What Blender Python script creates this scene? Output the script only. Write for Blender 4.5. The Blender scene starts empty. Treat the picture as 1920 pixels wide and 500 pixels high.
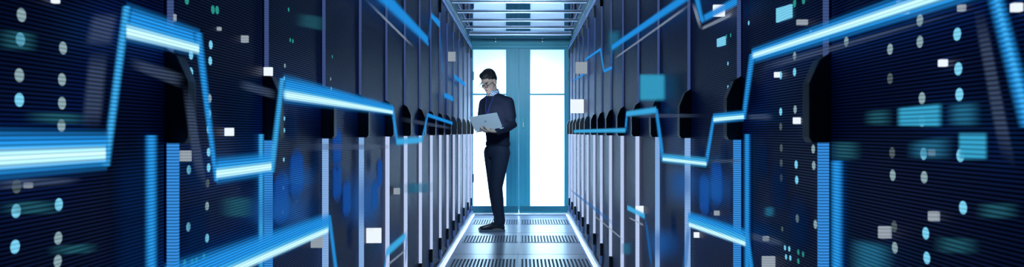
import bpy, bmesh, math, random
from mathutils import Vector, Matrix
from mathutils.bvhtree import BVHTree
random.seed(4)
C = bpy.context.scene.collection
F = 1450.0            # focal length in pixels of the 1920 frame
PX, PY = 980.0, 248.0 # vanishing point of the aisle
CAMZ = 1.07
WL, WR = 0.66, 0.60   # rack fronts left / right of the camera axis
YE = 10.07            # plane of the end doors
PITCH = 0.0059        # fine louvre pitch of doors and displays

# ------------------------------------------------------------------ materials
def new_mat(name):
    m = bpy.data.materials.new(name); m.use_nodes = True
    nt = m.node_tree; nt.nodes.clear()
    out = nt.nodes.new('ShaderNodeOutputMaterial')
    return m, nt, out
def pbr(name, col, rough=.5, metal=0., spec=.5, noise=0., nscale=20., bump=0.):
    m, nt, out = new_mat(name)
    b = nt.nodes.new('ShaderNodeBsdfPrincipled')
    b.inputs['Base Color'].default_value = (*col, 1); b.inputs['Roughness'].default_value = rough
    b.inputs['Metallic'].default_value = metal; b.inputs['Specular IOR Level'].default_value = spec
    nt.links.new(b.outputs[0], out.inputs[0])
    if noise or bump:
        g = nt.nodes.new('ShaderNodeNewGeometry')
        n = nt.nodes.new('ShaderNodeTexNoise'); n.inputs['Scale'].default_value = nscale; n.inputs['Detail'].default_value = 4
        nt.links.new(g.outputs['Position'], n.inputs['Vector'])
        if noise:
            mx = nt.nodes.new('ShaderNodeMix'); mx.data_type = 'RGBA'
            mx.inputs[6].default_value = (*[c * (1 - noise) for c in col], 1)
            mx.inputs[7].default_value = (*[min(1, c * (1 + noise)) for c in col], 1)
            nt.links.new(n.outputs[0], mx.inputs[0]); nt.links.new(mx.outputs[2], b.inputs['Base Color'])
        if bump:
            bp = nt.nodes.new('ShaderNodeBump'); bp.inputs['Strength'].default_value = bump; bp.inputs['Distance'].default_value = .004
            nt.links.new(n.outputs[0], bp.inputs['Height']); nt.links.new(bp.outputs[0], b.inputs['Normal'])
    return m
def stripes(nt, lo, hi):
    """0..1 line pattern across z at the louvre pitch, mapped to lo..hi"""
    g = nt.nodes.new('ShaderNodeNewGeometry'); s = nt.nodes.new('ShaderNodeSeparateXYZ')
    nt.links.new(g.outputs['Position'], s.inputs[0])
    a = nt.nodes.new('ShaderNodeMath'); a.operation = 'MULTIPLY'; a.inputs[1].default_value = 2 * math.pi / PITCH
    nt.links.new(s.outputs[2], a.inputs[0])
    b = nt.nodes.new('ShaderNodeMath'); b.operation = 'SINE'; nt.links.new(a.outputs[0], b.inputs[0])
    r = nt.nodes.new('ShaderNodeMapRange'); r.interpolation_type = 'SMOOTHSTEP'
    r.inputs[1].default_value = -.8; r.inputs[2].default_value = .6; r.inputs[3].default_value = lo; r.inputs[4].default_value = hi
    nt.links.new(b.outputs[0], r.inputs[0])
    return r.outputs[0]
def glow(name, col, strength, lo=1., alpha=1., base=(.01, .02, .03)):
    """a light-giving display surface, lined at the louvre pitch, optionally see-through"""
    m, nt, out = new_mat(name)
    e = nt.nodes.new('ShaderNodeEmission'); e.inputs[0].default_value = (*col, 1)
    if lo < 1:
        st = stripes(nt, lo * strength, strength); nt.links.new(st, e.inputs[1])
    else: e.inputs[1].default_value = strength
    if alpha < 1:
        t = nt.nodes.new('ShaderNodeBsdfTransparent'); t.inputs[0].default_value = (1 - alpha,) * 3 + (1,)
        a = nt.nodes.new('ShaderNodeAddShader'); nt.links.new(e.outputs[0], a.inputs[0]); nt.links.new(t.outputs[0], a.inputs[1])
        nt.links.new(a.outputs[0], out.inputs[0])
    else: nt.links.new(e.outputs[0], out.inputs[0])
    return m
def soft(name, col, strength, lo, alpha, eu, ev):
    """a luminous display stroke whose light fades out at its own edges (surface coordinates of the stroke)"""
    m, nt, out = new_mat(name)
    N = nt.nodes.new; L = nt.links.new
    tc = N('ShaderNodeUVMap'); tc.uv_map = 'UVMap'; sp = N('ShaderNodeSeparateXYZ'); L(tc.outputs[0], sp.inputs[0])
    fs = []
    for ax, e in ((0, eu), (1, ev)):
        a = N('ShaderNodeMath'); a.operation = 'SUBTRACT'; a.inputs[0].default_value = 1; L(sp.outputs[ax], a.inputs[1])
        b = N('ShaderNodeMath'); b.operation = 'MINIMUM'; L(sp.outputs[ax], b.inputs[0]); L(a.outputs[0], b.inputs[1])
        r = N('ShaderNodeMapRange'); r.interpolation_type = 'SMOOTHSTEP'; r.inputs[1].default_value = 0; r.inputs[2].default_value = e
        L(b.outputs[0], r.inputs[0]); fs.append(r.outputs[0])
    f = N('ShaderNodeMath'); f.operation = 'MULTIPLY'; L(fs[0], f.inputs[0]); L(fs[1], f.inputs[1])
    g = N('ShaderNodeMath'); g.operation = 'MULTIPLY'; g.inputs[1].default_value = alpha; L(f.outputs[0], g.inputs[0])
    e = N('ShaderNodeEmission'); e.inputs[0].default_value = (*col, 1); L(stripes(nt, lo*strength, strength), e.inputs[1])
    t = N('ShaderNodeBsdfTransparent'); mx = N('ShaderNodeMixShader')
    L(g.outputs[0], mx.inputs[0]); L(t.outputs[0], mx.inputs[1]); L(e.outputs[0], mx.inputs[2]); L(mx.outputs[0], out.inputs[0])
    return m
def mat_door():
    m, nt, out = new_mat('louvred_door')
    b = nt.nodes.new('ShaderNodeBsdfPrincipled'); b.inputs['Roughness'].default_value = .42
    mx = nt.nodes.new('ShaderNodeMix'); mx.data_type = 'RGBA'
    mx.inputs[6].default_value = (.001, .003, .010, 1); mx.inputs[7].default_value = (.022, .065, .27, 1)
    b.inputs['Specular Tint'].default_value = (.10, .20, .85, 1)
    nt.links.new(stripes(nt, 0, 1), mx.inputs[0]); nt.links.new(mx.outputs[2], b.inputs['Base Color'])
    nt.links.new(stripes(nt, .0, .42), b.inputs['Specular IOR Level'])
    nt.links.new(b.outputs[0], out.inputs[0]); return m
def mat_ceiling():
    m, nt, out = new_mat('ceiling_glass')
    g = nt.nodes.new('ShaderNodeBsdfGlossy'); g.inputs[0].default_value = (.80, .84, .98, 1); g.inputs[1].default_value = .012
    t = nt.nodes.new('ShaderNodeBsdfTransparent'); t.inputs[0].default_value = (.25, .4, .5, 1)
    f = nt.nodes.new('ShaderNodeFresnel'); f.inputs[0].default_value = 4.5
    mx = nt.nodes.new('ShaderNodeMixShader')
    nt.links.new(f.outputs[0], mx.inputs[0]); nt.links.new(t.outputs[0], mx.inputs[1]); nt.links.new(g.outputs[0], mx.inputs[2])
    nt.links.new(mx.outputs[0], out.inputs[0]); return m
def mat_pane():
    m, nt, out = new_mat('frosted_glass')
    t = nt.nodes.new('ShaderNodeBsdfTranslucent'); t.inputs[0].default_value = (.86, .95, 1, 1)
    g = nt.nodes.new('ShaderNodeBsdfGlossy'); g.inputs[1].default_value = .2
    mx = nt.nodes.new('ShaderNodeMixShader'); mx.inputs[0].default_value = .05
    nt.links.new(t.outputs[0], mx.inputs[1]); nt.links.new(g.outputs[0], mx.inputs[2]); nt.links.new(mx.outputs[0], out.inputs[0]); return m
def mat_check():
    m, nt, out = new_mat('checked_cotton')
    b = nt.nodes.new('ShaderNodeBsdfPrincipled'); b.inputs['Roughness'].default_value = .8
    g = nt.nodes.new('ShaderNodeNewGeometry'); c = nt.nodes.new('ShaderNodeTexChecker')
    c.inputs['Scale'].default_value = 75; c.inputs[1].default_value = (.55, .66, .8, 1); c.inputs[2].default_value = (.12, .2, .38, 1)
    nt.links.new(g.outputs['Position'], c.inputs[0]); nt.links.new(c.outputs[0], b.inputs['Base Color']); nt.links.new(b.outputs[0], out.inputs[0]); return m

M = dict(
    door=mat_door(), ceiling=mat_ceiling(), pane=mat_pane(), check=mat_check(),
    cabinet=pbr('cabinet_paint', (.012, .018, .035), .4, noise=.3, nscale=6),
    profile=pbr('edge_profile_metal', (.30, .42, .80), .36, .5),
    black=pbr('black_plastic', (.004, .006, .014), .42),
    steel=pbr('brushed_steel', (.52, .60, .72), .3, .85, noise=.12, nscale=40),
    bar=pbr('pale_bar_metal', (.62, .68, .85), .28, .6),
    teal=pbr('teal_frame_paint', (.09, .62, .74), .34, .0, noise=.08, nscale=5),
    teald=pbr('teal_header_paint', (.04, .30, .38), .34, .2, noise=.15, nscale=4),
    tile=pbr('floor_tile_laminate', (.52, .56, .68), .3, .1, noise=.14, nscale=9),
    vent=pbr('vent_steel', (.36, .43, .56), .32, .3, noise=.1, nscale=14),
    pit=pbr('dark_plenum', (.018, .035, .10), .7),
    white=pbr('painted_plaster', (.7, .75, .8), .8),
    joint=pbr('joint_strip', (.25, .3, .42), .4, .4),
    led=glow('led_tape', (.55, .76, 1), 8),
    profile_glow=glow('profile_painted_glow', (.13, .23, .62), .42, .6),  # emission put on the upper metal edges in place of light falling there
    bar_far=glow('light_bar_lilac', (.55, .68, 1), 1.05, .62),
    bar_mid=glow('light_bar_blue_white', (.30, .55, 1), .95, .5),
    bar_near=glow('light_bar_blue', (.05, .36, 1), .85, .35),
    chart=soft('chart_blue', (.02, .36, 1), 1.0, .42, .97, .012, .36), chart_v=soft('chart_blue_upright', (.025, .38, 1), .95, .45, .95, .45, .01),
    chart_mid=soft('chart_cyan', (.06, .52, 1), 1.0, .5, .95, .02, .40), chart_mid_v=soft('chart_cyan_upright', (.05, .47, 1), 1.0, .5, .95, .45, .01),
    core=soft('chart_core', (.55, .93, 1), 1.35, .6, 1, .03, .45),
    thin=soft('chart_thin', (.02, .30, .95), .6, .5, .6, .3, .3),
    ghost=soft('faint_grey_blue', (.20, .31, .58), .42, .3, .5, .3, .3),
    ghostw=soft('faint_white_line', (.50, .62, .80), .75, .5, .6, .15, .4),
    flare=soft('bar_blue_white', (.4, .65, 1), .8, .6, .9, .5, .02),
    led_b=glow('indicator_bright', (.22, .72, 1), .95, .7),
    led_w=glow('indicator_white', (.45, .68, .76), .62, .6),
    led_d=glow('indicator_dim', (.22, .32, .36), .42, .4),
    led_g=glow('indicator_green', (.04, .52, .44), .6, .7),
    sq_w=glow('tile_white', (.85, .93, 1), 1.0),
    sq_g=glow('tile_grey', (.42, .50, .58), .62, .7, .75),
    cyan=soft('panel_cyan', (.05, .48, .80), .85, .5, .95, .16, .16),
    cyan_s=soft('panel_cyan_soft', (.04, .34, .62), .6, .4, .7, .45, .3),
    teal_s=soft('panel_teal_soft', (.04, .26, .36), .62, .25, .6, .45, .25),
    haze_blue=soft('painted_blue_haze', (.02, .17, .62), .85, .35, .62, .5, .45),  # blue haze painted as soft emissive patches, not a display
    hexb=soft('hex_blue', (.02, .18, .85), .55, .4, .85, .3, .3),
    hexd=soft('hex_dark_blue', (.008, .08, .36), .28, .3, .6, .4, .4),
    knit=pbr('navy_knit', (.003, .008, .030), .9, noise=.2, nscale=90, bump=.25),
    denim=pbr('dark_denim', (.008, .017, .045), .8, noise=.3, nscale=60, bump=.3),
    skin=pbr('skin', (.50, .33, .27), .55, noise=.06, nscale=30),
    hair=pbr('dark_hair', (.012, .010, .012), .6, noise=.4, nscale=200, bump=.5),
    shoe=pbr('dark_suede', (.008, .012, .03), .7),
    sole=pbr('grey_rubber', (.12, .16, .22), .7),
    lips=pbr('lips', (.36, .17, .16), .5),
    eyew=pbr('eye_white', (.6, .6, .6), .3), 
    lens=pbr('clear_lens', (.8, .85, .9), .05),
    alu=pbr('silver_aluminium', (.90, .93, .96), .4, .0),
    mark=pbr('grey_mark', (.55, .62, .70), .3, .4),
    lany=pbr('blue_ribbon', (.012, .03, .22), .6),
    screen=glow('laptop_screen', (.75, .88, 1), 10),
)
# ------------------------------------------------------------------ mesh helpers
class MB:
    def __init__(s): s.v = []; s.f = []
    def box(s, a, b):
        x0, y0, z0 = a; x1, y1, z1 = b
        if x0 > x1: x0, x1 = x1, x0
        n = len(s.v)
        s.v += [Vector(p) for p in ((x0,y0,z0),(x1,y0,z0),(x1,y1,z0),(x0,y1,z0),(x0,y0,z1),(x1,y0,z1),(x1,y1,z1),(x0,y1,z1))]
        s.f += [[n+i for i in q] for q in ((3,2,1,0),(4,5,6,7),(0,1,5,4),(1,2,6,5),(2,3,7,6),(3,0,4,7))]
        return s
    def prism(s, pts, d):
        """polygon pts swept by vector d"""
        n = len(s.v); k = len(pts); d = Vector(d)
        s.v += [Vector(p) for p in pts] + [Vector(p) + d for p in pts]
        s.f += [[n+i for i in range(k)][::-1], [n+k+i for i in range(k)]]
        s.f += [[n+i, n+(i+1)%k, n+k+(i+1)%k, n+k+i] for i in range(k)]
        return s
    def disc(s, c, ax1, ax2, r1, r2, d, n=18):
        c = Vector(c); ax1 = Vector(ax1); ax2 = Vector(ax2)
        return s.prism([c + ax1*r1*math.cos(t) + ax2*r2*math.sin(t) for t in [2*math.pi*i/n for i in range(n)]], d)
    def loft(s, rings):
        """rings: (centre, axis a, axis b) ellipses, capped"""
        N = 16; n = len(s.v)
        for c, a, b in rings:
            c = Vector(c); a = Vector(a); b = Vector(b)
            for i in range(N):
                t = 2*math.pi*i/N; s.v.append(c + a*math.cos(t) + b*math.sin(t))
        for k in range(len(rings)-1):
            for i in range(N):
                j = (i+1) % N
                s.f.append([n+k*N+i, n+k*N+j, n+(k+1)*N+j, n+(k+1)*N+i])
        s.f.append([n+i for i in range(N)][::-1]); s.f.append([n+(len(rings)-1)*N+i for i in range(N)])
        return s
    def tube(s, pts, rad, flat=1., ref=(0, 0, 1)):
        pts = [Vector(p) for p in pts]; rings = []
        if not hasattr(rad, '__len__'): rad = [rad]*len(pts)
        for i, p in enumerate(pts):
            d = (pts[min(i+1, len(pts)-1)] - pts[max(i-1, 0)]).normalized()
            r = Vector(ref)
            if abs(d.dot(r)) > .9: r = Vector((1, 0, 0)) if abs(d.x) < .9 else Vector((0, 1, 0))
            a = d.cross(r).normalized(); b = d.cross(a).normalized()
            rings.append((p, a*rad[i], b*rad[i]*flat))
        # rounded ends
        d0 = (pts[0]-pts[1]).normalized(); d1 = (pts[-1]-pts[-2]).normalized()
        c0, a0, b0 = rings[0]; c1, a1, b1 = rings[-1]
        rings = [(c0+d0*rad[0]*.8, a0*.45, b0*.45), (c0+d0*rad[0]*.45, a0*.85, b0*.85)] + rings + [(c1+d1*rad[-1]*.45, a1*.85, b1*.85), (c1+d1*rad[-1]*.8, a1*.45, b1*.45)]
        return s.loft(rings)
    def ell(s, c, ax, r, nu=16, nv=10):
        """ellipsoid: centre, three axes, three radii"""
        c = Vector(c); n = len(s.v)
        for j in range(1, nv):
            ph = math.pi*j/nv
            for i in range(nu):
                t = 2*math.pi*i/nu
                s.v.append(c + Vector(ax[0])*r[0]*math.sin(ph)*math.cos(t) + Vector(ax[1])*r[1]*math.sin(ph)*math.sin(t) + Vector(ax[2])*r[2]*math.cos(ph))
        for j in range(nv-2):
            for i in range(nu):
                k = (i+1) % nu
                s.f.append([n+j*nu+i, n+(j+1)*nu+i, n+(j+1)*nu+k, n+j*nu+k])
        t0 = len(s.v); s.v += [c + Vector(ax[2])*r[2], c - Vector(ax[2])*r[2]]
        for i in range(nu):
            k = (i+1) % nu
            s.f.append([t0, n+i, n+k]); s.f.append([t0+1, n+(nv-2)*nu+k, n+(nv-2)*nu+i])
        return s
    def build(s, name, mat, parent=None, bevel=0, smooth=False, remesh=0, sm=0, origin=None):
        me = bpy.data.meshes.new(name)
        if parent is None:
            if origin is None:
                lo = [min(v[i] for v in s.v) for i in range(3)]; hi = [max(v[i] for v in s.v) for i in range(3)]
                origin = Vector(((lo[0]+hi[0])/2, (lo[1]+hi[1])/2, lo[2]))
            off = Vector(origin)
        else:
            off = world_of(parent)
        me.from_pydata([v - off for v in s.v], [], s.f)
        if getattr(s, 'uvf', None):
            uv = me.uv_layers.new(name='UVMap')
            for p in me.polygons:
                for q, li in enumerate(p.loop_indices):
                    uv.data[li].uv = s.uvf[me.loops[li].vertex_index] if p.index == 1 else (-1, -1)
        bm = bmesh.new(); bm.from_mesh(me); bmesh.ops.recalc_face_normals(bm, faces=bm.faces)
        if bevel: bmesh.ops.bevel(bm, geom=bm.edges[:], offset=bevel, segments=2, affect='EDGES', profile=.6)
        bm.to_mesh(me); bm.free()
        o = bpy.data.objects.new(name, me); C.objects.link(o)
        if parent is None: o.location = off
        else: o.parent = parent
        if remesh:
            md = o.modifiers.new('r', 'REMESH'); md.mode = 'VOXEL'; md.voxel_size = remesh
            if sm:
                m2 = o.modifiers.new('s', 'SMOOTH'); m2.iterations = sm; m2.factor = .5
            dg = bpy.context.evaluated_depsgraph_get(); dg.update()
            me2 = bpy.data.meshes.new_from_object(o.evaluated_get(dg)); o.modifiers.clear(); o.data = me2; me2.name = name; smooth = True
            me2.materials.clear()
        o.data.materials.append(mat)
        if smooth:
            for p in o.data.polygons: p.use_smooth = True
        return o
def world_of(o):
    v = Vector(o.location)
    while o.parent: o = o.parent; v += Vector(o.location)
    return v
def thing(name, loc, label, cat, group=None):
    o = bpy.data.objects.new(name, None); C.objects.link(o); o.location = loc; o.empty_display_size = .1
    return tag(o, label, cat, group)
def tag(o, label, cat, group=None):
    o['label'] = label; o['category'] = cat
    if group: o['group'] = group
    return o
def struct(o): o['kind'] = 'structure'; return o

def W(side, off=0.): return (WL if side < 0 else WR) - off
def wp(side, px, py, off=0.):
    """the point of a rack front (or of a plane off metres in front of it) that stands behind a picture position"""
    w = W(side, off); Y = F * w / abs(px - PX)
    return Vector((side * w, Y, CAMZ - (py - PY) * Y / F))

# ------------------------------------------------------------------ setting
o = struct(MB().box((-1.7, .3, -.06), (1.7, 12.2, 0)).build('floor', M['tile']))
bd = struct(MB().box((-.0405, .8, 0), (-.0375, YE-.05, .0012)).build('trim_1', M['joint']))   # centre seam of the tiles
k = 2
for yy in (9.72, 8.26, 6.80, 5.34):
    for x0, x1 in ((-.6, -.042), (-.036, .56)):
        struct(MB().box((x0, yy, 0), (x1, yy+.003, .0012)).build(f'trim_{k}', M['joint'])); k += 1
struct(MB().box((-.75, .6, 2.268), (.70, 10.05, 2.276)).build('ceiling', M['ceiling']))
# end wall around the doors
w = MB(); w.box((-1.7, YE+.02, 2.27), (1.7, YE+.14, 3.0)); w.box((-1.7, YE+.02, 0), (-.70, YE+.14, 2.27)); w.box((.62, YE+.02, 0), (1.7, YE+.14, 2.27))
struct(w.build('wall_back', M['teald']))
hd = MB(); hd.box((-.70, YE-.02, 2.21), (.64, YE+.06, 2.268)); hd.box((-.70, YE-.012, 2.165), (.64, YE+.06, 2.207)); hd.box((-.70, YE-.03, 2.203), (.64, YE, 2.211))
struct(hd.build(f'trim_{k}', M['teald'], bevel=.002)); k += 1
# room behind the doors
struct(MB().box((-1.5, 12.1, 0), (1.5, 12.2, 3)).build('wall_far', M['white']))

def exy(px): return (px - PX) * YE / F
def ez(py): return CAMZ - (py - PY) * YE / F
def end_door(n, xl, xr, gl, gr, handle_x, hinge_x):
    t = thing(f'door_{n}', (( xl+xr)/2, YE, 0), '', ''); del t['label']; del t['category']; struct(t)
    z0, z1 = .02, 2.163
    gz0, gz1, mz = ez(389), ez(93), ez(177)
    f = MB(); y0, y1 = YE-.012, YE+.035
    f.box((xl, y0, z0), (gl, y1, z1)); f.box((gr, y0, z0), (xr, y1, z1))
    f.box((gl, y0, z0), (gr, y1, gz0)); f.box((gl, y0, gz1), (gr, y1, z1))
    f.build('door_frame', M['teal'], t, bevel=.0015)
    f = MB(); f.box((gl, y0+.002, mz-.009), (gr, y1, mz+.009)); f.build('crossbar', M['teal'], t, bevel=.002)
    MB().box((gl-.005, YE+.008, gz0-.005), (gr+.005, YE+.014, mz)).build('lower_pane', M['pane'], t)
    MB().box((gl-.005, YE+.008, mz), (gr+.005, YE+.014, gz1+.005)).build('upper_pane', M['pane'], t)
    MB().box((xl+.01, YE-.022, .045), (xr-.01, YE-.012, .115)).build('kick_rail', M['teald'], t, bevel=.003)
    for zz in (.42, 1.75):
        MB().box((hinge_x-.012, YE-.03, zz), (hinge_x+.012, YE-.012, zz+.11)).build('hinge', M['teald'], t, bevel=.003)
    if handle_x is not None:
        h = MB().box((handle_x-.016, YE-.022, ez(241)), (handle_x+.016, YE-.012, ez(221))).build('lock_plate', pbr('green_tinted_plate', (.10, .52, .50), .3, .3), t, bevel=.004)
        MB().box((handle_x-.006, YE-.045, ez(238)), (handle_x+.008, YE-.022, ez(229))).build('lever', M['bar'], h, bevel=.003)
    return t
end_door(1, -.668, exy(972.3), exy(887), exy(949), None, -.645)
end_door(2, exy(973.2), .612, exy(994), exy(1058), exy(981), .60)
s = MB()
for xx in (exy(958), exy(966), exy(985)): s.box((xx-.0015, YE-.0145, .13), (xx+.0015, YE-.0115, 2.15))
struct(s.build(f'trim_{k}', M['teald'])); k += 1
struct(MB().box((-.64, YE-.09, 0), (.59, YE-.01, .018)).build('threshold_trim', M['steel'], bevel=.003)).name = f'trim_{k}'; k += 1
for x, nm, lb in ((exy(929.5), 'left', 'left'), (exy(1017), 'right', 'right')):
    tag(MB().disc((x, YE-.02, 2.250), (1, 0, 0), (0, 0, 1), .006, .006, (0, -.004, 0)).build('beam_light', M['sq_w']), f'tiny white light dot on the header beam above the {lb} door', 'light')

# plinths, floor light strips and ceiling rails
for sd, nm in ((-1, 'left'), (1, 'right')):
    w = W(sd)
    b = MB(); b.box((sd*(w+.01), .8, 0), (sd*(w-.018), YE-.02, .06)); struct(b.build(f'baseboard_{nm}', M['joint'], bevel=.003))
    t = thing('floor_light_strip', (sd*(w-.035), 5.4, 0), f'bright white light strip along the floor at the foot of the {nm} racks', 'light strip')
    MB().box((sd*(w-.0185), .9, 0), (sd*(w-.045), YE-.1, .010)).build('housing', M['profile'], t)
    MB().box((sd*(w-.028), .9, .010), (sd*(w-.038), YE-.1, .016)).build('light_tape', M['led'], t)
    t = thing('ceiling_rail', (sd*(w-.005), 5.4, 2.18), f'metal rail running above the {nm} racks under the ceiling glass', 'rail')
    r = MB(); r.prism([(sd*(w+.02), .8, 2.182), (sd*(w-.012), .8, 2.182), (sd*(w-.012), .8, 2.19), (sd*(w+.0), .8, 2.196), (sd*(w+.012), .8, 2.262), (sd*(w+.03), .8, 2.262)], (0, YE-.03-.8, 0))
    r.build('channel', M['teald'], t)
    for i in range(16):
        y = 5.2+i*.3
        MB().disc((sd*(w+.0035), y, 2.228), (0, 1, 0), (0, 0, 1), .007, .007, (-sd*.006, 0, 0), 10).build('rivet', M['bar'], t)
    st = MB().box((sd*(w+.01), .8, 2.262), (sd*(w+.09), YE-.03, 2.267)); struct(st.build('trim_%d' % k, M['steel'])); k += 1
ordn = ['first', 'second', 'third', 'fourth', 'fifth', 'sixth', 'seventh', 'eighth', 'ninth', 'tenth', 'eleventh', 'twelfth', 'thirteenth', 'fourteenth', 'fifteenth', 'sixteenth']
for i, yy in enumerate((9.36, 8.82, 8.26, 7.67, 7.09)):
    t = thing('ceiling_crossbar', (-.03, yy, 2.246), f'pale metal crossbar under the ceiling glass, {ordn[i]} from the glass doors', 'crossbar', 'crossbars under the ceiling glass')
    th = .013 if i else .022
    MB().box((-.648, yy-.010, 2.264-th), (.588, yy+.010, 2.264)).build('bar', M['bar'], t, bevel=.002)
    MB().box((-.648, yy-.014, 2.264), (.588, yy+.014, 2.268)).build('gasket', M['black'], t)
# ------------------------------------------------------------------ floor vents
rows = ((9.02, 9.46, 'in the row by the doors'), (7.53, 8.0, 'in the middle row'), (6.04, 6.52, 'in the nearest row'))
for y0, y1, txt in rows:
    for x0, x1, sd in ((-.585, -.055, 'left'), (-.018, .548, 'right')):
        t = thing('floor_vent', ((x0+x1)/2, (y0+y1)/2, 0), f'slotted metal floor vent on the {sd} {txt}', 'floor vent', 'slotted floor vents')
        MB().box((x0, y0, .0), (x1, y1, .001)).build('dark_recess', M['pit'], t)
        s = MB(); n = 18; p = (x1-x0)/n
        for i in range(n+1): s.box((x0+i*p-p*.23, y0, .001), (x0+i*p+p*.23, y1, .0045))
        s.box((x0-p*.23, y0-.006, .001), (x1+p*.23, y0, .0045)); s.box((x0-p*.23, y1, .001), (x1+p*.23, y1+.006, .0045))
        s.build('slats', M['vent'], t)
# ------------------------------------------------------------------ racks
YLF = [.80, 1.43, 1.97, 2.54, 3.11, 3.71, 4.29, 4.91, 5.50, 6.10, 6.69, 7.30, 7.90, 8.55, 9.20, 9.80, 10.03]
YRF = [.80, 1.51, 2.12, 2.76, 3.38, 3.97, 4.58, 5.19, 5.80, 6.37, 7.02, 7.60, 8.15, 8.70, 9.26, 9.80, 10.03]
racks = {-1: [], 1: []}
for sd, ys, nm in ((-1, YLF, 'left'), (1, YRF, 'right')):
    w = W(sd); n = len(ys)-1
    for i in range(n):
        y0, y1 = ys[i]+.002, ys[i+1]-.002
        order = n-1-i
        if i == 0: lb = f'nearest dark server rack on the {nm}, dotted with round indicator lights'
        elif order == 0: lb = f'narrow dark rack on the {nm} standing against the glass door wall'
        else: lb = f'dark louvred server rack on the {nm} side, {ordn[order]} from the glass doors'
        t = thing('server_rack', (sd*(w+.3), (y0+y1)/2, 0), lb, 'server rack', f'server racks along the {nm} side')
        racks[sd].append((y0, y1, t))
        MB().box((sd*(w+.03), y0, .0), (sd*(w+.95), y1, 2.18)).build('cabinet', M['cabinet'], t)
        d = MB(); d.box((sd*(w+.032), y0+.004, .062), (sd*w, y1-.004, 2.14))
        d.build('door', M['door'], t, bevel=.003)
        MB().box((sd*(w+.03), y0, 2.146), (sd*(w-.006), y1, 2.18)).build('top_rail', M['profile'], t, bevel=.002)
        if i > 0:
            yf = ys[i]
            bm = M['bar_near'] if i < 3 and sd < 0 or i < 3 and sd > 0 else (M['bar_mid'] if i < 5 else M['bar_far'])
            far = order < 11
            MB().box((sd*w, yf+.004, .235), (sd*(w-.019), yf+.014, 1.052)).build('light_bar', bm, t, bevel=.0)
            MB().box((sd*w, yf+.004, 1.21), (sd*(w-.010), yf+.012, 2.02)).build('edge_profile', M['profile_glow'], t, bevel=.002)  # metal edge, its lit look put in as a weak glow
            MB().box((sd*w, yf+.004, .075), (sd*(w-.02), yf+.022, .145)).build('foot_profile', M['profile'], t, bevel=.002)
            for z0, z1 in ((2.015, 2.115), (.145, .24)):
                MB().box((sd*w, yf+.003, z0), (sd*(w-.020), yf+.03, z1)).build('hinge', M['black'], t, bevel=.003)
            pr = [(0, 1.05), (.034, 1.05), (.040, 1.06), (.040, 1.165), (.020, 1.212), (0, 1.225)]
            MB().prism([(sd*(w-a), yf+.001, b) for a, b in pr], (0, .038, 0)).build('handle', M['black'], t, bevel=.002)
# ---- indicator lights on the doors (parts of the racks)
def rack_at(sd, y):
    for y0, y1, t in racks[sd]:
        if y0-.01 <= y <= y1+.01: return t
    return racks[sd][0][2]
def led(px, py, kind='w', r=.009):
    sd = -1 if px < PX else 1
    p = wp(sd, px, py)
    MB().disc(p + Vector((sd*.001, 0, 0)), (0, 1, 0), (0, 0, 1), r, r, (-sd*.0015, 0, 0), 20).build('indicator_light', M['led_'+kind], rack_at(sd, p.y), smooth=False)
for px, py, kd in [(40,28,'w'),(38,74,'b'),(36,141,'w'),(36,187,'b'),(118,90,'w'),(116,149,'w'),(116,193,'w'),(115,235,'w'),(31,349,'d'),(30,395,'b'),(28,462,'b'),
        (110,383,'b'),(109,446,'w'),(108,489,'w'),(395,84,'b'),(394,114,'b'),(358,103,'b'),(358,135,'b'),(357,179,'b'),(393,184,'w'),(392,213,'b'),(356,241,'d'),
        (391,242,'b'),(391,285,'b'),(354,318,'b'),(391,314,'b'),(389,343,'d'),(388,386,'w'),(353,425,'b'),(388,446,'b'),(399,18,'g'),(407,19,'g'),(350,0,'g'),
        (1725,38,'w'),(1725,78,'w'),(1795,64,'b'),(1797,129,'b'),(1799,177,'b'),(1729,184,'w'),(1669,92,'w'),(1669,147,'d'),(1729,226,'b'),(1732,288,'b'),(1801,291,'b'),
        (1733,332,'w'),(1806,389,'b'),(1736,437,'b'),(1738,483,'b'),(1677,424,'d'),(1678,464,'w'),(1673,286,'d'),(1674,328,'w'),(1490,105,'w'),(1490,135,'b'),(1464,141,'b'),
        (1587,78,'w'),(1520,64,'w'),(1464,209,'b'),(1491,205,'w'),(1523,203,'w'),(1464,237,'d'),(1465,277,'d'),(1525,279,'w'),(1465,305,'d'),(1493,308,'b'),(1526,310,'w'),
        (1465,333,'d'),(1494,337,'b'),(1495,409,'w'),(1529,420,'w'),(1490,6,'g'),(1507,0,'g')]: led(px, py, kd)
for px, py, kd in [(541,18,'g'),(544,75,'g'),(549,77,'g'),(534,123,'w'),(533,147,'b'),(609,143,'w'),(620,148,'w'),(621,166,'b'),(623,106,'g'),(533,222,'b'),(533,244,'b'),
        (512,276,'b'),(532,299,'b'),(531,352,'b'),(530,397,'b'),(1365,119,'b'),(1365,163,'b'),(1467,429,'d'),(1472,464,'b'),(1480,466,'b'),(1474,481,'b'),(1482,483,'b'),
        (1497,472,'g'),(1506,476,'g'),(1497,489,'g'),(1362,68,'g'),(1370,66,'g'),(1404,43,'b'),(346,492,'g'),(360,490,'g'),(368,487,'g'),(382,480,'g')]: led(px, py, kd, .006)
def plate(pts, sd, off, th, name, mat, parent=None):
    q = [wp(sd, x, y, off) for x, y in pts]
    m = MB().prism(q, (-sd*th, 0, 0)); m.uvf = [(0, 0), (1, 0), (1, 1), (0, 1)]*2
    return m.build(name, mat, parent)
for q in ([(1459,16),(1486,8),(1486,33),(1459,42)], [(1347,73),(1361,68),(1361,84),(1347,88)]):
    p = wp(1, *q[0]); plate(q, 1, 0, .005, 'status_display', M['led_b'], rack_at(1, p.y))
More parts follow.
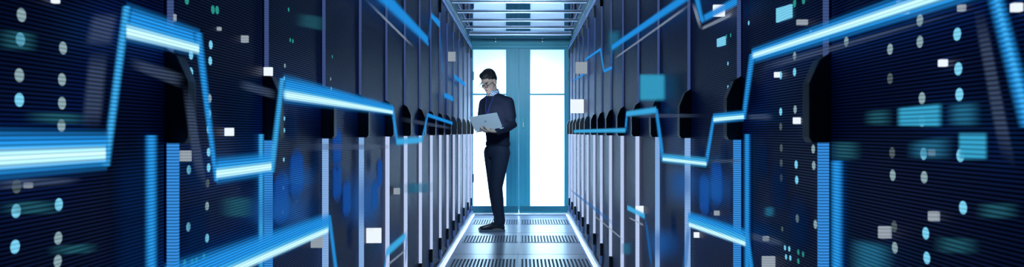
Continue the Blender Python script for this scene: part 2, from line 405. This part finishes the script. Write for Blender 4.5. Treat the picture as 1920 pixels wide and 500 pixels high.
# blue honeycomb lamps glowing behind the louvres
def hexlamp(px, py, r=.076, mat='hexb'):
    sd = -1 if px < PX else 1
    p = wp(sd, px, py)
    an = [math.pi/3*i for i in range(6)]
    m = MB().prism([p + Vector((sd*.001, r*1.1*math.sin(a), r*1.15*math.cos(a))) for a in an], (-sd*.004, 0, 0))
    m.uvf = [(.5+.45*math.sin(a), .5+.5*math.cos(a)) for a in an]*2
    m.build('honeycomb_lamp', M[mat], rack_at(sd, p.y))
for a in [(555,326),(526,371),(631,276),(631,339),(649,371),(702,366),(711,324),(1322,365),(1345,342)]: hexlamp(*a)
for a in [(365,430,.07),(365,320,.06),(250,360,.075),(250,470,.075),(545,235,.06),(1380,372,.06),(1316,290,.05),(1264,420,.06),(460,300,.08),(590,300,.06),(590,400,.07),(690,300,.06),(1430,300,.06),(1462,350,.07),(1500,420,.07),(655,440,.06),(1360,290,.05)]: hexlamp(*a, 'hexd')
# wide vertical lamps of the nearest left rack edge
def vbar(x0, x1, y0, y1, mat, sd):
    p = wp(sd, (x0+x1)/2, y0)
    q = [(x0, y0), (x1, y0), (x1, y1), (x0, y1)]
    plate(q, sd, 0, .006, 'edge_lamp', M[mat], rack_at(sd, p.y))
vbar(262, 292, 252, 560, 'chart_v', -1); vbar(1560, 1590, 300, 560, 'chart_v', 1); vbar(1398, 1412, 250, 540, 'chart_v', 1)
vbar(478, 492, 250, 540, 'chart_mid_v', -1)

# ------------------------------------------------------------------ glowing line charts in front of the racks
def H(sd, x0, t0, b0, x1, t1, b1, mat='chart', par=None, core=None, off=.0425, mid=None):
    e0 = .16*(b0-t0); e1 = .16*(b1-t1)
    s = plate([(x0, t0-e0), (x1, t1-e1), (x1, b1+e1), (x0, b0+e0)], sd, off, .004, 'line_segment', M[mat], par)
    def sub(f0, f1, nm, m, o):
        f0 -= .12*(m == 'core'); f1 += .10*(m == 'core')
        plate([(x0, t0+(b0-t0)*f0), (x1, t1+(b1-t1)*f0), (x1, t1+(b1-t1)*f1), (x0, t0+(b0-t0)*f1)], sd, off+o, .003, nm, M[m], s)
    if mid: sub(mid[0], mid[1], 'cyan_band', 'chart_mid', .0035)
    if core: sub(core[0], core[1], 'bright_core', 'core', .006)
    return s
def V(sd, xa0, xa1, ya, xb0, xb1, yb, mat='chart', par=None, off=.0425, nm='line_segment'):
    a = .28*(xa1-xa0); b = .28*(xb1-xb0)
    return plate([(xa0-a, ya), (xa1+a, ya), (xb1+b, yb), (xb0-b, yb)], sd, off, .004, nm, M.get(mat+'_v', M[mat]), par)
def chart(sd, px, py, label, grp='glowing line charts'):
    p = wp(sd, px, py, .0425); return thing('line_chart', p, label, 'line chart', grp)
a = chart(-1, 400, 336, 'large blue stepped line chart crossing the near left racks at mid height')
H(-1, -40, 246, 336, 197, 249, 314, 'chart', a, (.44, .76), mid=(.2, .95))
V(-1, 226, 240, 10, 186, 200, 313, 'chart_mid', a)
H(-1, 231, 9, 74, 372, 58, 104, 'chart', a, (.62, .92), mid=(.4, 1))
V(-1, 361, 374, 60, 398, 407, 341, 'chart', a)
H(-1, 401, 296, 343, 508, 286, 326, 'chart', a, (.5, .8), mid=(.2, .95))
V(-1, 522, 531, 145, 500, 511, 324, 'chart_mid', a)
H(-1, 526, 141, 190, 737, 197, 216, 'chart', a, (.6, .88), mid=(.35, .97))
V(-1, 731, 737, 200, 741, 746, 268, 'chart', a)
H(-1, 741, 258, 273, 791, 255, 268, 'chart_mid', a)
V(-1, 800, 803, 212, 787, 791, 266, 'chart', a)
H(-1, 800, 211, 219, 848, 228, 234, 'chart', a)
b = chart(-1, 690, 0, 'blue zigzag chart line high on the left racks running to the ceiling')
H(-1, 640, -105, -58, 803, 70, 88, 'chart', b)
V(-1, 806, 809, 26, 801, 804, 80, 'thin', b)
H(-1, 807, 22, 34, 824, 38, 53, 'chart', b); V(-1, 821, 824, 45, 832, 834, 176, 'thin', b)
H(-1, 832, 172, 183, 849, 180, 191, 'chart', b); H(-1, 851, 138, 147, 872, 155, 164, 'chart', b); V(-1, 850, 852, 140, 847, 849, 185, 'thin', b)
V(-1, 676, 681, -6, 776, 780, 92, 'ghostw', b, nm='faint_line')
c = chart(-1, 560, 470, 'wide blue and white chart line low on the near left racks')
H(-1, 300, 500, 572, 616, 398, 435, 'chart', c, (.78, .97), mid=(.5, .98))
V(-1, 611, 618, 402, 626, 633, 520, 'chart', c)
d = chart(-1, 740, 470, 'short blue chart stroke low on the left racks beside a white square')
H(-1, 722, 464, 484, 763, 430, 447, 'chart_mid', d); H(-1, 724, 494, 500, 763, 463, 468, 'ghostw', d); V(-1, 760, 763, 432, 757, 760, 500, 'thin', d); V(-1, 722, 725, 470, 716, 719, 520, 'chart', d)
g = chart(1, 1395, 300, 'large glowing blue stepped line chart crossing the near right racks')
H(1, 1411, 92, 119, 1862, -68, -10, 'chart', g, (.35, .66), mid=(.15, .85))
V(1, 1853, 1880, -30, 1922, 1952, 240, 'chart', g); V(1, 1862, 1872, -30, 1932, 1944, 240, 'chart_mid', g, .048)
V(1, 1409, 1419, 100, 1393, 1401, 224, 'chart', g)
H(1, 1339, 213, 232, 1398, 207, 226, 'chart', g, (.45, .8), mid=(.1, .95))
V(1, 1338, 1344, 218, 1322, 1329, 310, 'chart', g)
H(1, 1243, 287, 304, 1328, 295, 314, 'chart_mid', g, (.5, .8))
V(1, 1229, 1235, 203, 1242, 1249, 303, 'chart', g)
H(1, 1175, 208, 219, 1233, 199, 213, 'chart_mid', g)
V(1, 1175, 1179, 212, 1172, 1176, 246, 'chart', g)
H(1, 1076, 243, 249, 1176, 239, 249, 'chart_mid', g)
h = chart(1, 1150, 90, 'blue zigzag chart line high on the right racks with a pale twin')
H(1, 1148, 84, 95, 1304, -26, -6, 'chart', h); H(1, 1150, 110, 114, 1302, 1, 8, 'ghostw', h)
V(1, 1302, 1312, -15, 1315, 1323, 40, 'chart', h); H(1, 1317, 30, 44, 1385, -8, 10, 'chart', h)
V(1, 1299, 1304, 3, 1315, 1319, 57, 'ghostw', h); H(1, 1316, 51, 58, 1378, 21, 30, 'ghostw', h)
H(1, 1097, 110, 115, 1127, 89, 95, 'chart', h); V(1, 1125, 1128, 90, 1132, 1135, 134, 'chart', h); H(1, 1133, 130, 137, 1149, 123, 130, 'chart', h); V(1, 1148, 1150, 86, 1146, 1149, 128, 'thin', h)
H(1, 1075, 150, 153, 1096, 137, 141, 'chart', h)
i_ = chart(1, 1340, 430, 'cyan and white chart line low on the near right racks, sloping down to the right')
H(1, 1292, 396, 424, 1402, 430, 462, 'chart', i_, (.76, .97), mid=(.3, .98)); V(1, 1291, 1297, 415, 1280, 1288, 520, 'thin', i_); V(1, 1399, 1407, 435, 1412, 1420, 530, 'chart', i_)
j_ = chart(1, 1150, 420, 'thin pale blue chart line low on the far right racks, falling toward the viewer')
H(1, 1066, 350, 354, 1172, 430, 440, 'thin', j_); H(1, 1114, 401, 404, 1174, 450, 455, 'ghostw', j_)
H(1, 1177, 383, 394, 1211, 399, 411, 'chart_mid', j_); H(1, 1180, 405, 409, 1210, 420, 425, 'ghostw', j_); V(1, 1209, 1213, 400, 1223, 1227, 510, 'thin', j_)
# faint grey doubles of the chart
e = chart(-1, 200, 200, 'faint grey echo of the stepped chart on the near left racks')
for q in ([(165,20),(225,20),(212,90),(150,90)], [(160,90),(205,90),(190,246),(145,246)], [(235,100),(350,138),(345,170),(235,128)], [(335,150),(358,158),(392,370),(360,330)],
          [(-30,336),(160,330),(150,345),(-30,362)], [(445,145),(520,168),(520,190),(438,165)], [(740,215),(850,238),(850,244),(742,228)], [(545,265),(740,270),(740,280),(545,286)]):
    plate(q, -1, .041, .002, 'faint_line', M['ghost'], e)
e = chart(1, 1500, 120, 'faint grey echo of the stepped chart on the near right racks')
for q in ([(1420,122),(1840,8),(1840,20),(1420,140)], [(1822,8),(1850,8),(1915,330),(1875,300)], [(1185,212),(1330,212),(1330,222),(1185,222)], [(1398,212),(1455,212),(1455,226),(1398,226)], [(1328,298),(1400,296),(1400,306),(1328,306)], [(1402,432),(1480,452),(1480,466),(1402,450)]):
    plate(q, 1, .041, .002, 'faint_line', M['ghost'], e)
# ------------------------------------------------------------------ lit display patches and painted blue haze on the racks
def panel(sd, q, mat, label, off=.030, group='lit display patches on the racks'):
    o = plate(q, sd, off, .004, 'display_panel', M[mat]); tag(o, label, 'display panel', group); return o
R4 = lambda x0, y0, x1, y1: [(x0, y0), (x1, y0), (x1, y1), (x0, y1)]
panel(1, R4(1198,136,1253,192), 'cyan', 'square turquoise display patch on the right racks above the stepped chart')
panel(1, R4(1136,52,1172,104), 'cyan_s', 'small blue patch on the right racks at the start of the high chart line')
panel(1, [(1684,200),(1776,190),(1776,240),(1684,238)], 'cyan', 'bright cyan display patch on the nearest right rack, the upper one')
panel(1, [(1776,190),(1850,184),(1850,242),(1776,240)], 'cyan_s', 'dim blue display patch just right of the upper bright cyan patch')
panel(1, [(1620,206),(1684,200),(1684,238),(1620,236)], 'teal_s', 'dark teal display patch just left of the upper bright cyan patch')
panel(1, R4(1800,246,1860,302), 'cyan', 'bright cyan display patch on the nearest right rack, the lower one')
panel(1, [(1700,262),(1800,248),(1800,302),(1700,300)], 'cyan_s', 'dim blue display patch just left of the lower bright cyan patch', .026)
panel(1, R4(1555,262,1625,303), 'teal_s', 'dim teal display patch beside the vertical lamp on the near right')
panel(1, R4(1433,385,1459,408), 'cyan_s', 'small blue square patch low on the near right racks')
panel(1, R4(1830,378,1925,412), 'teal_s', 'dim teal patch at the right edge below the lower bright cyan patch')
panel(1, [(1590,440),(1690,455),(1690,520),(1590,520)], 'cyan_s', 'blue patch at the very bottom of the nearest right rack')
panel(1, [(1750,440),(1850,445),(1850,480),(1750,475)], 'teal_s', 'dim teal patch at the bottom right between columns of dots')
panel(-1, [(-20,50),(72,58),(72,100),(-20,95)], 'teal_s', 'dim teal patch at the top of the nearest left rack')
panel(-1, [(30,205),(170,210),(170,236),(30,232)], 'teal_s', 'dim teal patch just above the chart on the nearest left rack')
panel(-1, [(-20,375),(120,373),(120,402),(-20,405)], 'teal_s', 'dim teal patch below the chart on the nearest left rack')
panel(-1, [(75,460),(185,452),(185,474),(75,480)], 'teal_s', 'dim teal patch at the bottom of the nearest left rack')
panel(-1, R4(400,365,480,410), 'teal_s', 'dim teal patch on the left under the short chart step')
panel(-1, [(545,20),(615,30),(615,62),(545,50)], 'teal_s', 'dim teal patch high on the left racks near green dots')
panel(1, R4(1162,452,1190,480), 'cyan_s', 'pale blue patch low on the far right racks beside the floor')
panel(-1, [(740,340),(815,338),(815,362),(740,366)], 'cyan_s', 'faint blue patch on the left racks right of a small grey square')
panel(-1, R4(415,345,603,432), 'haze_blue', 'broad soft painted blue haze above the low wide chart on the left', .027)  # from here on: haze painted with emissive plates, no real displays
panel(-1, R4(505,300,600,372), 'haze_blue', 'soft painted blue haze around the blue honeycomb spots on the left', .027)
panel(1, R4(1242,305,1330,392), 'haze_blue', 'soft painted blue haze under the lowest step of the right chart', .027)
panel(1, R4(1205,420,1290,498), 'haze_blue', 'soft painted blue haze left of the low cyan chart on the right', .027)
panel(1, R4(1300,312,1392,400), 'haze_blue', 'soft painted blue haze above the low cyan chart on the right', .0265)
panel(-1, R4(625,300,725,440), 'haze_blue', 'tall soft painted blue haze above the largest white square at left', .027)
# ------------------------------------------------------------------ small square light tiles standing out from the racks
def tile(px, py, w, h, bright, label):
    sd = -1 if px < PX else 1
    edge = px + sd * w / 2
    Y = F * W(sd, .0) / abs(edge - PX); s = Y / F
    x0 = (px - w/2 - PX) * s; x1 = (px + w/2 - PX) * s
    z = CAMZ - (py - PY) * s
    o = MB().box((x0, Y-.004, z-h/2*s), (x1, Y+.004, z+h/2*s)).build('light_tile', M['sq_w' if bright else 'sq_g'], bevel=.001)
    tag(o, label, 'light tile', 'small square lights standing out from the racks')
for a in [
    (104,0,12,12,1,'tiny white square light cut by the top edge at the far left'),
    (503,134,16,16,1,'white square light just left of the peak of the left chart'),
    (430,247,16,15,1,'white square light on the left above the short chart step'),
    (348,292,20,20,0,'grey square light on the left beside two columns of blue dots'),
    (53,347,12,10,0,'tiny grey square light under the chart at the far left'),
    (459,73,13,13,0,'small grey square light high on the left, right of the green dot pair'),
    (323,33,13,13,0,'small grey square light above the top step of the left chart'),
    (411,54,7,7,0,'tiny grey square light below the green dot pair at left'),
    (701,441,28,28,1,'largest white square light, low on the left racks'),
    (744,358,12,12,0,'small grey blue square light on the left racks above the largest white one'),
    (847,106,14,18,0,'pale grey square light high on the left racks near the glass doors'),
    (594,452,22,24,0,'dim grey square light low on the left, under the end of the wide chart line'),
    (1090,127,22,22,0,'pale grey square light on the right racks near the glass doors, the upper one'),
    (1082,199,25,26,1,'white square light on the right racks near the glass doors, the lower one'),
    (1199,393,15,15,1,'white square light on the low thin chart of the right racks'),
    (1306,440,10,10,1,'small white square light at the start of the low cyan chart on the right'),
    (1348,20,22,22,1,'white square light high on the right at the dip of the zigzag line'),
    (1693,14,22,24,1,'white square light sitting on the big sloping line at upper right'),
    (1803,15,12,12,0,'tiny grey square light just under the big sloping line at upper right'),
    (1906,14,18,16,1,'white square light in the top right corner'),
    (1768,118,14,13,1,'small white square light between dot columns on the nearest right rack'),
    (1494,226,13,12,1,'small white square light below three dots in a row on the right'),
    (1457,140,10,10,1,'tiny white square light touching a blue dot under the right chart'),
    (1504,42,20,10,0,'flat grey light above the big sloping line on the right'),
    (1747,286,9,12,0,'tiny grey light touching a bright dot on the nearest right rack'),
    (1751,405,18,18,0,'grey square light low between the dot columns on the nearest right rack'),
    (1659,435,22,22,0,'very dim grey square light left of a dim dot, bottom right'),
    (1436,447,11,9,0,'small grey light under the blue square patch on the right'),
    (1441,491,24,22,0,'grey square light at the bottom edge on the right'),
    (1344,399,10,9,0,'tiny grey light just above the low cyan chart on the right'),
    (1383,485,11,10,1,'small white light beside the lower end of the low cyan chart'),
    ]: tile(*a)

# ------------------------------------------------------------------ laptop
LB = Vector((-.4986, 8.10, 1.081)); LR = Vector((-.2115, 8.03, 1.1256)); LT = Vector((-.545, 7.97, 1.224))
U = (LR - LB).normalized(); Vv = (LT - LB); Vv = (Vv - U * Vv.dot(U)).normalized(); Nn = U.cross(Vv).normalized()
if Nn.y > 0: Nn = -Nn
LW, LH = .300, .202
B = Vector((0, 1, .05)); B = (B - U * B.dot(U)).normalized(); BN = U.cross(B).normalized()
if BN.z < 0: BN = -BN
lap = thing('laptop', LB + U*LW/2, 'thin silver laptop held open by the standing man, lid toward the camera', 'laptop')
def slab(o, a, la, b, lb, n, t, r=.008):
    pts = []
    for cx, cy, a0 in ((la-r, lb-r, 0), (r, lb-r, 90), (r, r, 180), (la-r, r, 270)):
        for q in range(5):
            an = math.radians(a0 + q*22.5); pts.append(o + a*(cx + r*math.cos(an)) + b*(cy + r*math.sin(an)))
    return MB().prism(pts, n*t)
lid = slab(LB, U, LW, Vv, LH, -Nn, .005).build('lid', M['alu'], lap, bevel=.0006)
cen = LB + U*LW*.5 + Vv*LH*.56
MB().disc(cen, U, Vv, .014, .014, Nn*.0006, 20).build('round_mark', M['mark'], lid)
slab(LB + U*.01 + Vv*.012 - Nn*.005, U, LW-.02, Vv, LH-.024, -Nn, .0006, .004).build('screen', M['screen'], lid)
base = slab(LB + B*.004 - BN*.006, U, LW, B, .205, -BN, .010).build('base', M['alu'], lap, bevel=.0008)
slab(LB + U*.02 + B*.02 - BN*.006, U, LW-.04, B, .10, BN, .001, .003).build('keyboard', M['black'], base)
MB().tube([LB + U*.02 - BN*.003, LB + U*(LW-.02) - BN*.003], .005).build('hinge', M['mark'], lap)
def lp(a, b, off): return LB + U*LW*a + Vv*LH*b + Nn*off

# ------------------------------------------------------------------ the man
Ft = Vector((-.69, -.72, 0)).normalized(); Lt = Vector((-Ft.y, Ft.x, 0)); UP = Vector((0, 0, 1))     # torso axes: facing, his left
Fp = Vector((-.88, -.47, 0)).normalized(); Lp = Vector((-Fp.y, Fp.x, 0))                                  # pelvis axes
per = thing('person', (-.27, 8.43, 0), 'standing man in navy sweater and dark jeans looking down at an open laptop', 'person')
hipL = Vector((-.232, 8.36, .88)); hipR = Vector((-.328, 8.50, .88))
kneeL = Vector((-.282, 8.35, .475)); kneeR = Vector((-.315, 8.50, .48))
ankL = Vector((-.247, 8.36, .09)); ankR = Vector((-.262, 8.50, .09))
shL = Vector((-.160, 8.315, 1.395)); shR = Vector((-.415, 8.545, 1.392))
elL = Vector((-.107, 8.26, 1.155)); elR = Vector((-.455, 8.50, 1.16))
wrL = Vector((-.266, 8.045, 1.078)); wrR = Vector((-.43, 8.28, 1.145))
nb = Vector((-.320, 8.412, 1.482))
hc = Vector((-.366, 8.37, 1.622))
Fh = Vector((-.60, -.80, 0)).normalized(); th = math.radians(30)
hf = Fh*math.cos(th) - UP*math.sin(th); hu = Fh*math.sin(th) + UP*math.cos(th); hl = hu.cross(hf).normalized()
def hp(f, l, u): return hc + hf*f + hl*l + hu*u
hax = (hf, hl, hu)
def torso(m, g):
    c0 = Vector((-.270, 8.43, 0))
    for_ = []
    for z, wl, wf, dx, dy, ax in ((.93,.150,.105,0,0,0), (.98,.150,.108,0,0,0), (1.06,.148,.105,-.003,0,1), (1.16,.158,.112,-.008,-.005,1), (1.28,.175,.120,-.014,-.008,1), (1.36,.178,.112,-.018,-.005,1), (1.41,.150,.092,-.022,0,1), (1.45,.108,.072,-.032,-.005,1), (1.49,.066,.060,-.04,-.01,1)):
        a = Lt if ax else (Lp+Lt*.5).normalized(); b = Ft if ax else (Fp+Ft*.5).normalized()
        for_.append((c0 + Vector((dx, dy, z)), a*(wl+g), b*(wf+g)))
    m.loft(for_)
# --- body, one surface
m = MB(); torso(m, -.012)
m.ell(Vector((-.268, 8.43, .90)), (Fp, Lp, UP), (.105, .145, .11))
for hip, kn, an in ((hipL, kneeL, ankL), (hipR, kneeR, ankR)):
    m.tube([hip, hip.lerp(kn, .5), kn, kn.lerp(an, .35), an + UP*.03, an - UP*.03], [.078, .068, .050, .050, .033, .036])
    m.tube([an + Vector((.03, 0, -.045)), an + Vector((-.07, 0, -.05)), an + Vector((-.17, 0, -.062))], [.030, .032, .022])
for s_, e_, w_ in ((shL, elL, wrL), (shR, elR, wrR)):
    m.tube([s_, s_.lerp(e_, .5), e_, e_.lerp(w_, .4), w_], [.050, .044, .036, .036, .024])
# neck and head
m.tube([nb - UP*.03, nb.lerp(hp(-.02, 0, -.06), .5), hp(-.025, 0, -.03)], [.058, .052, .052])
m.ell(hp(-.012, 0, .032), hax, (.094, .074, .092)); m.ell(hp(.028, 0, -.035), hax, (.062, .064, .074))
m.ell(hp(.046, 0, -.080), hax, (.040, .043, .032)); m.ell(hp(.074, 0, -.100), hax, (.016, .020, .015))
m.ell(hp(.072, .0, .022), hax, (.018, .052, .012))                                   # brow
m.tube([hp(.088, 0, .008), hp(.100, 0, -.018), hp(.108, 0, -.034)], [.008, .010, .012]); 
for s_ in (-1, 1):
    m.ell(hp(.098, s_*.012, -.038), hax, (.010, .007, .007))                          # nostril wings
    m.ell(hp(.066, s_*.036, -.026), hax, (.022, .020, .018))                          # cheeks
    m.ell(hp(-.006, s_*.081, -.012), (hf, hl, hu), (.024, .010, .034))                # ears
m.ell(hp(.084, 0, -.066), hax, (.010, .022, .010))
# left hand under and around the laptop
pc = lp(.52, -.07, .008)
m.tube([wrL, wrL.lerp(pc, .55) - UP*.004, pc, lp(.44, -.045, .014)], [.024, .030, .034, .027], flat=.55, ref=(0, 0, 1))
def finger(m, pts, r): m.tube(pts, [r, r*.96, r*.88, r*.78][:len(pts)] if len(pts) <= 4 else r)
finger(m, [lp(.50, -.03, .016), lp(.46, .10, .024), lp(.43, .21, .016), lp(.392, .31, .009)], .0092)
finger(m, [lp(.46, -.05, .016), lp(.38, .06, .025), lp(.31, .16, .017), lp(.250, .25, .009)], .0094)
finger(m, [lp(.43, -.09, .014), lp(.34, -.01, .024), lp(.27, .05, .017), lp(.215, .10, .009)], .0090)
finger(m, [lp(.44, -.13, .008), lp(.37, -.09, .018), lp(.31, -.05, .015), lp(.275, -.01, .009)], .0080)
finger(m, [lp(.66, -.06, .010), lp(.64, .01, .018), lp(.61, .06, .015), lp(.575, .085, .010)], .0105)
# right hand on the keyboard
kb = lambda a, b, h: LB + U*LW*a + B*b + BN*h
m.tube([wrR, wrR.lerp(kb(.32, .12, .03), .6), kb(.32, .12, .026)], [.023, .032, .034], flat=.5)
for q, (a1, b1) in enumerate(((.20, .065), (.28, .050), (.36, .050), (.44, .062))):
    finger(m, [kb(.24+q*.055, .115, .024), kb(.21+q*.07, .090, .026), kb(a1, b1+.012, .018), kb(a1, b1, .008)], .0085)
finger(m, [kb(.42, .15, .02), kb(.50, .125, .018), kb(.54, .10, .010)], .0095)
body = m.build('body', M['skin'], per, remesh=.0042, sm=3)
# --- sweater
m = MB(); torso(m, .006)
for s_, e_, w_, p_ in ((shL, elL, wrL, .97), (shR, elR, wrR, .95)):
    m.tube([s_ + UP*.0, s_.lerp(e_, .35), s_.lerp(e_, .7), e_, e_.lerp(w_, .25), e_.lerp(w_, .6), e_.lerp(w_, p_)], [.068, .064, .058, .054, .052, .043, .033])
m.ell(shL.lerp(shR, .12), (Lt, Ft, UP), (.070, .066, .058)); m.ell(shL.lerp(shR, .88), (Lt, Ft, UP), (.070, .066, .058))
for q in (shL, shR): m.tube([nb - UP*.03, nb.lerp(q, .45) - UP*.012, q + UP*.004], [.062, .064, .060], flat=.9)
sw = m.build('sweater', M['knit'], per, remesh=.008, sm=5)
c0 = Vector((-.270, 8.43, 0)); a_ = (Lp+Lt*.5).normalized(); b_ = (Fp+Ft*.5).normalized()
m = MB()
m.loft([(c0+UP*.922, a_*.158, b_*.116), (c0+UP*.930, a_*.163, b_*.121), (c0+UP*.965, a_*.163, b_*.121), (c0+UP*.972, a_*.157, b_*.115)])
m.build('hem_band', M['knit'], sw, smooth=True)
cu = (wrL-elL).normalized(); m = MB(); m.tube([elL.lerp(wrL, .86), elL.lerp(wrL, .97)], [.0375, .036]); m.build('cuff', M['knit'], sw, smooth=True)
# --- jeans
m = MB()
m.loft([(Vector((-.268, 8.43, z)), Lp*a, Fp*b) for z, a, b in ((.80, .150, .11), (.86, .160, .122), (.92, .156, .116), (.955, .148, .108))])
for hip, kn, an in ((hipL, kneeL, ankL), (hipR, kneeR, ankR)):
    m.tube([hip - UP*.02, hip.lerp(kn, .3), hip.lerp(kn, .65), kn, kn.lerp(an, .3), kn.lerp(an, .6), an + UP*.055, an + UP*.03, an + UP*.005], [.102, .095, .080, .066, .066, .060, .056, .061, .058])
jeans = m.build('jeans', M['denim'], per, remesh=.008, sm=3)
# --- shoes
for an in (ankL, ankR):
    ax, ay = an.x, an.y
    m = MB(); rings = []
    for dx, hw, h0, h1 in ((.052, .022, .02, .06), (.042, .034, .018, .085), (.0, .037, .018, .105), (-.05, .037, .018, .092), (-.10, .041, .018, .066), (-.15, .044, .018, .050), (-.19, .038, .018, .042), (-.212, .020, .019, .032)):
        rings.append((Vector((ax+dx, ay, (h0+h1)/2)), Vector((0, hw, 0)), Vector((0, 0, (h1-h0)/2))))
    sh = MB().loft(rings).build('shoe', M['shoe'], per, smooth=True)
    pts = [(.060, 0), (.05, .028), (0, .036), (-.06, .036), (-.13, .046), (-.185, .043), (-.215, .026), (-.226, 0)]
    pl = [Vector((ax+x, ay+y, .001)) for x, y in pts] + [Vector((ax+x, ay-y, .001)) for x, y in pts[1:-1][::-1]]
    MB().prism(pl, (0, 0, .022)).build('sole', M['sole'], sh, bevel=.003, smooth=True)
    m = MB()
    for q in range(4):
        x = ax-.045-q*.022; z = .100-q*.011
        m.tube([(x, ay-.026, z-.006), (x, ay, z+.003), (x, ay+.026, z-.006)], .003)
    m.build('laces', M['black'], sh, smooth=True)
# --- hair, collar, glasses, lanyard
m = MB(); m.ell(hp(-.020, 0, .050), hax, (.096, .079, .086)); m.ell(hp(-.050, 0, .016), hax, (.062, .072, .072)); m.ell(hp(.028, 0, .088), hax, (.060, .066, .040))
hair = m.build('hair', M['hair'], per, remesh=.005, sm=2)
m = MB()
axn = (hp(-.02, 0, -.06)-nb).normalized(); c_a = Lt; c_b = axn.cross(Lt).normalized()
bas = nb - axn*.004
for k_ in range(1):
    N = 28; r = []
    prof = [(.072, -.008), (.070, .030), (.066, .048), (.060, .046), (.060, .0)]
    n0 = len(m.v)
    for i in range(N+1):
        t = math.radians(18 + 324*i/N)            # open at the throat
        dr = c_b*(-1)*math.cos(t) + c_a*math.sin(t)
        if (c_b*(-1)).dot(Ft) < 0: dr = c_b*math.cos(t) + c_a*math.sin(t)
        for rr, hh in prof: m.v.append(bas + dr*rr + axn*(hh + .012*(1-math.cos(t))/2))
    P = len(prof)
    for i in range(N):
        for j in range(P): m.f.append([n0+i*P+j, n0+(i+1)*P+j, n0+(i+1)*P+(j+1)%P, n0+i*P+(j+1)%P])
    m.f.append([n0+j for j in range(P)]); m.f.append([n0+N*P+j for j in range(P)][::-1])
m.build('shirt_collar', M['check'], per, smooth=True)
gl = bpy.data.objects.new('glasses', None)
m = MB()
for s_ in (-1, 1):
    cc = hp(.101, s_*.033, -.004); ring = [cc + hl*.026*math.cos(t) + hu*.019*math.sin(t) for t in [2*math.pi*i/20 for i in range(20)]]
    for i in range(20): m.tube([ring[i], ring[(i+1) % 20]], .0028)
    m.tube([hp(.100, s_*.060, .002), hp(.05, s_*.076, .004), hp(-.012, s_*.080, .004)], .0022)
m.tube([hp(.102, -.008, 0), hp(.105, 0, .002), hp(.102, .008, 0)], .002)
gl = m.build('glasses', M['black'], per, smooth=True)
for s_ in (-1, 1):
    e = MB().ell(hp(.076, s_*.031, -.004), hax, (.011, .012, .0085)).build('eye', M['eyew'], per, smooth=True)
    MB().ell(hp(.0845, s_*.031, -.008), hax, (.004, .005, .005)).build('iris', M['black'], e, smooth=True)
    MB().ell(hp(.084, s_*.032, .020), hax, (.010, .020, .0045)).build('eyebrow', M['hair'], per, smooth=True)
MB().ell(hp(.0925, 0, -.066), hax, (.004, .019, .005)).build('lips', M['lips'], per, smooth=True)
bvh = BVHTree.FromPolygons([v.co + world_of(sw) for v in sw.data.vertices], [p.vertices for p in sw.data.polygons])
m = MB()
for s_ in (-1, 1):
    pts = []
    for i in range(9):
        t = i/8; p = nb + Ft*.4 + Lt*s_*.058*(1-t)**.8 + UP*(-.02 - .22*t)
        h_ = bvh.ray_cast(p, -Ft)
        if h_[0]: pts.append(h_[0] + Ft*.003)
    if len(pts) > 2: m.tube(pts, .0035)
m.build('lanyard', M['lany'], per, smooth=True)

# ------------------------------------------------------------------ light
def area(name, loc, size, energy, col, rot, sy=None, spread=None):
    l = bpy.data.lights.new(name, 'AREA'); l.energy = energy; l.color = col; l.size = size
    if sy: l.shape = 'RECTANGLE'; l.size_y = sy
    if spread: l.spread = spread
    o = bpy.data.objects.new(name, l); C.objects.link(o); o.location = loc; o.rotation_euler = rot; return o
area('room_light_beyond_doors', (-.02, 10.75, .85), 1.5, 100, (.66, .84, 1), (math.radians(-90), 0, 0), 1.5)
area('unseen_front_fill', (-.03, 5.6, 2.2), .6, 13, (.50, .80, 1), (math.radians(72), 0, 0), .25, math.radians(75))  # unseen fill added to light the doors and the man from the front
w = bpy.data.worlds.new('w'); bpy.context.scene.world = w; w.use_nodes = True
bg = w.node_tree.nodes['Background']; bg.inputs[0].default_value = (.02, .07, .2, 1); bg.inputs[1].default_value = .25
# ------------------------------------------------------------------ camera
cd = bpy.data.cameras.new('camera'); cam = bpy.data.objects.new('camera', cd); C.objects.link(cam)
cam.location = (0, 0, CAMZ); cam.rotation_euler = (math.pi/2, 0, 0)
cd.sensor_width = 36; cd.lens = 36*F/1920; cd.shift_x = -20/1920; cd.shift_y = -2/1920; cd.clip_start = .02
cd.dof.use_dof = True; cd.dof.focus_distance = 8.3; cd.dof.aperture_fstop = 9
sc = bpy.context.scene; sc.camera = cam
sc.view_settings.view_transform = 'Standard'; sc.view_settings.look = 'None'; sc.view_settings.gamma = 1; sc.view_settings.exposure = 0
sc.view_settings.use_curve_mapping = False
sc.cycles.use_denoising = True; sc.cycles.max_bounces = 8
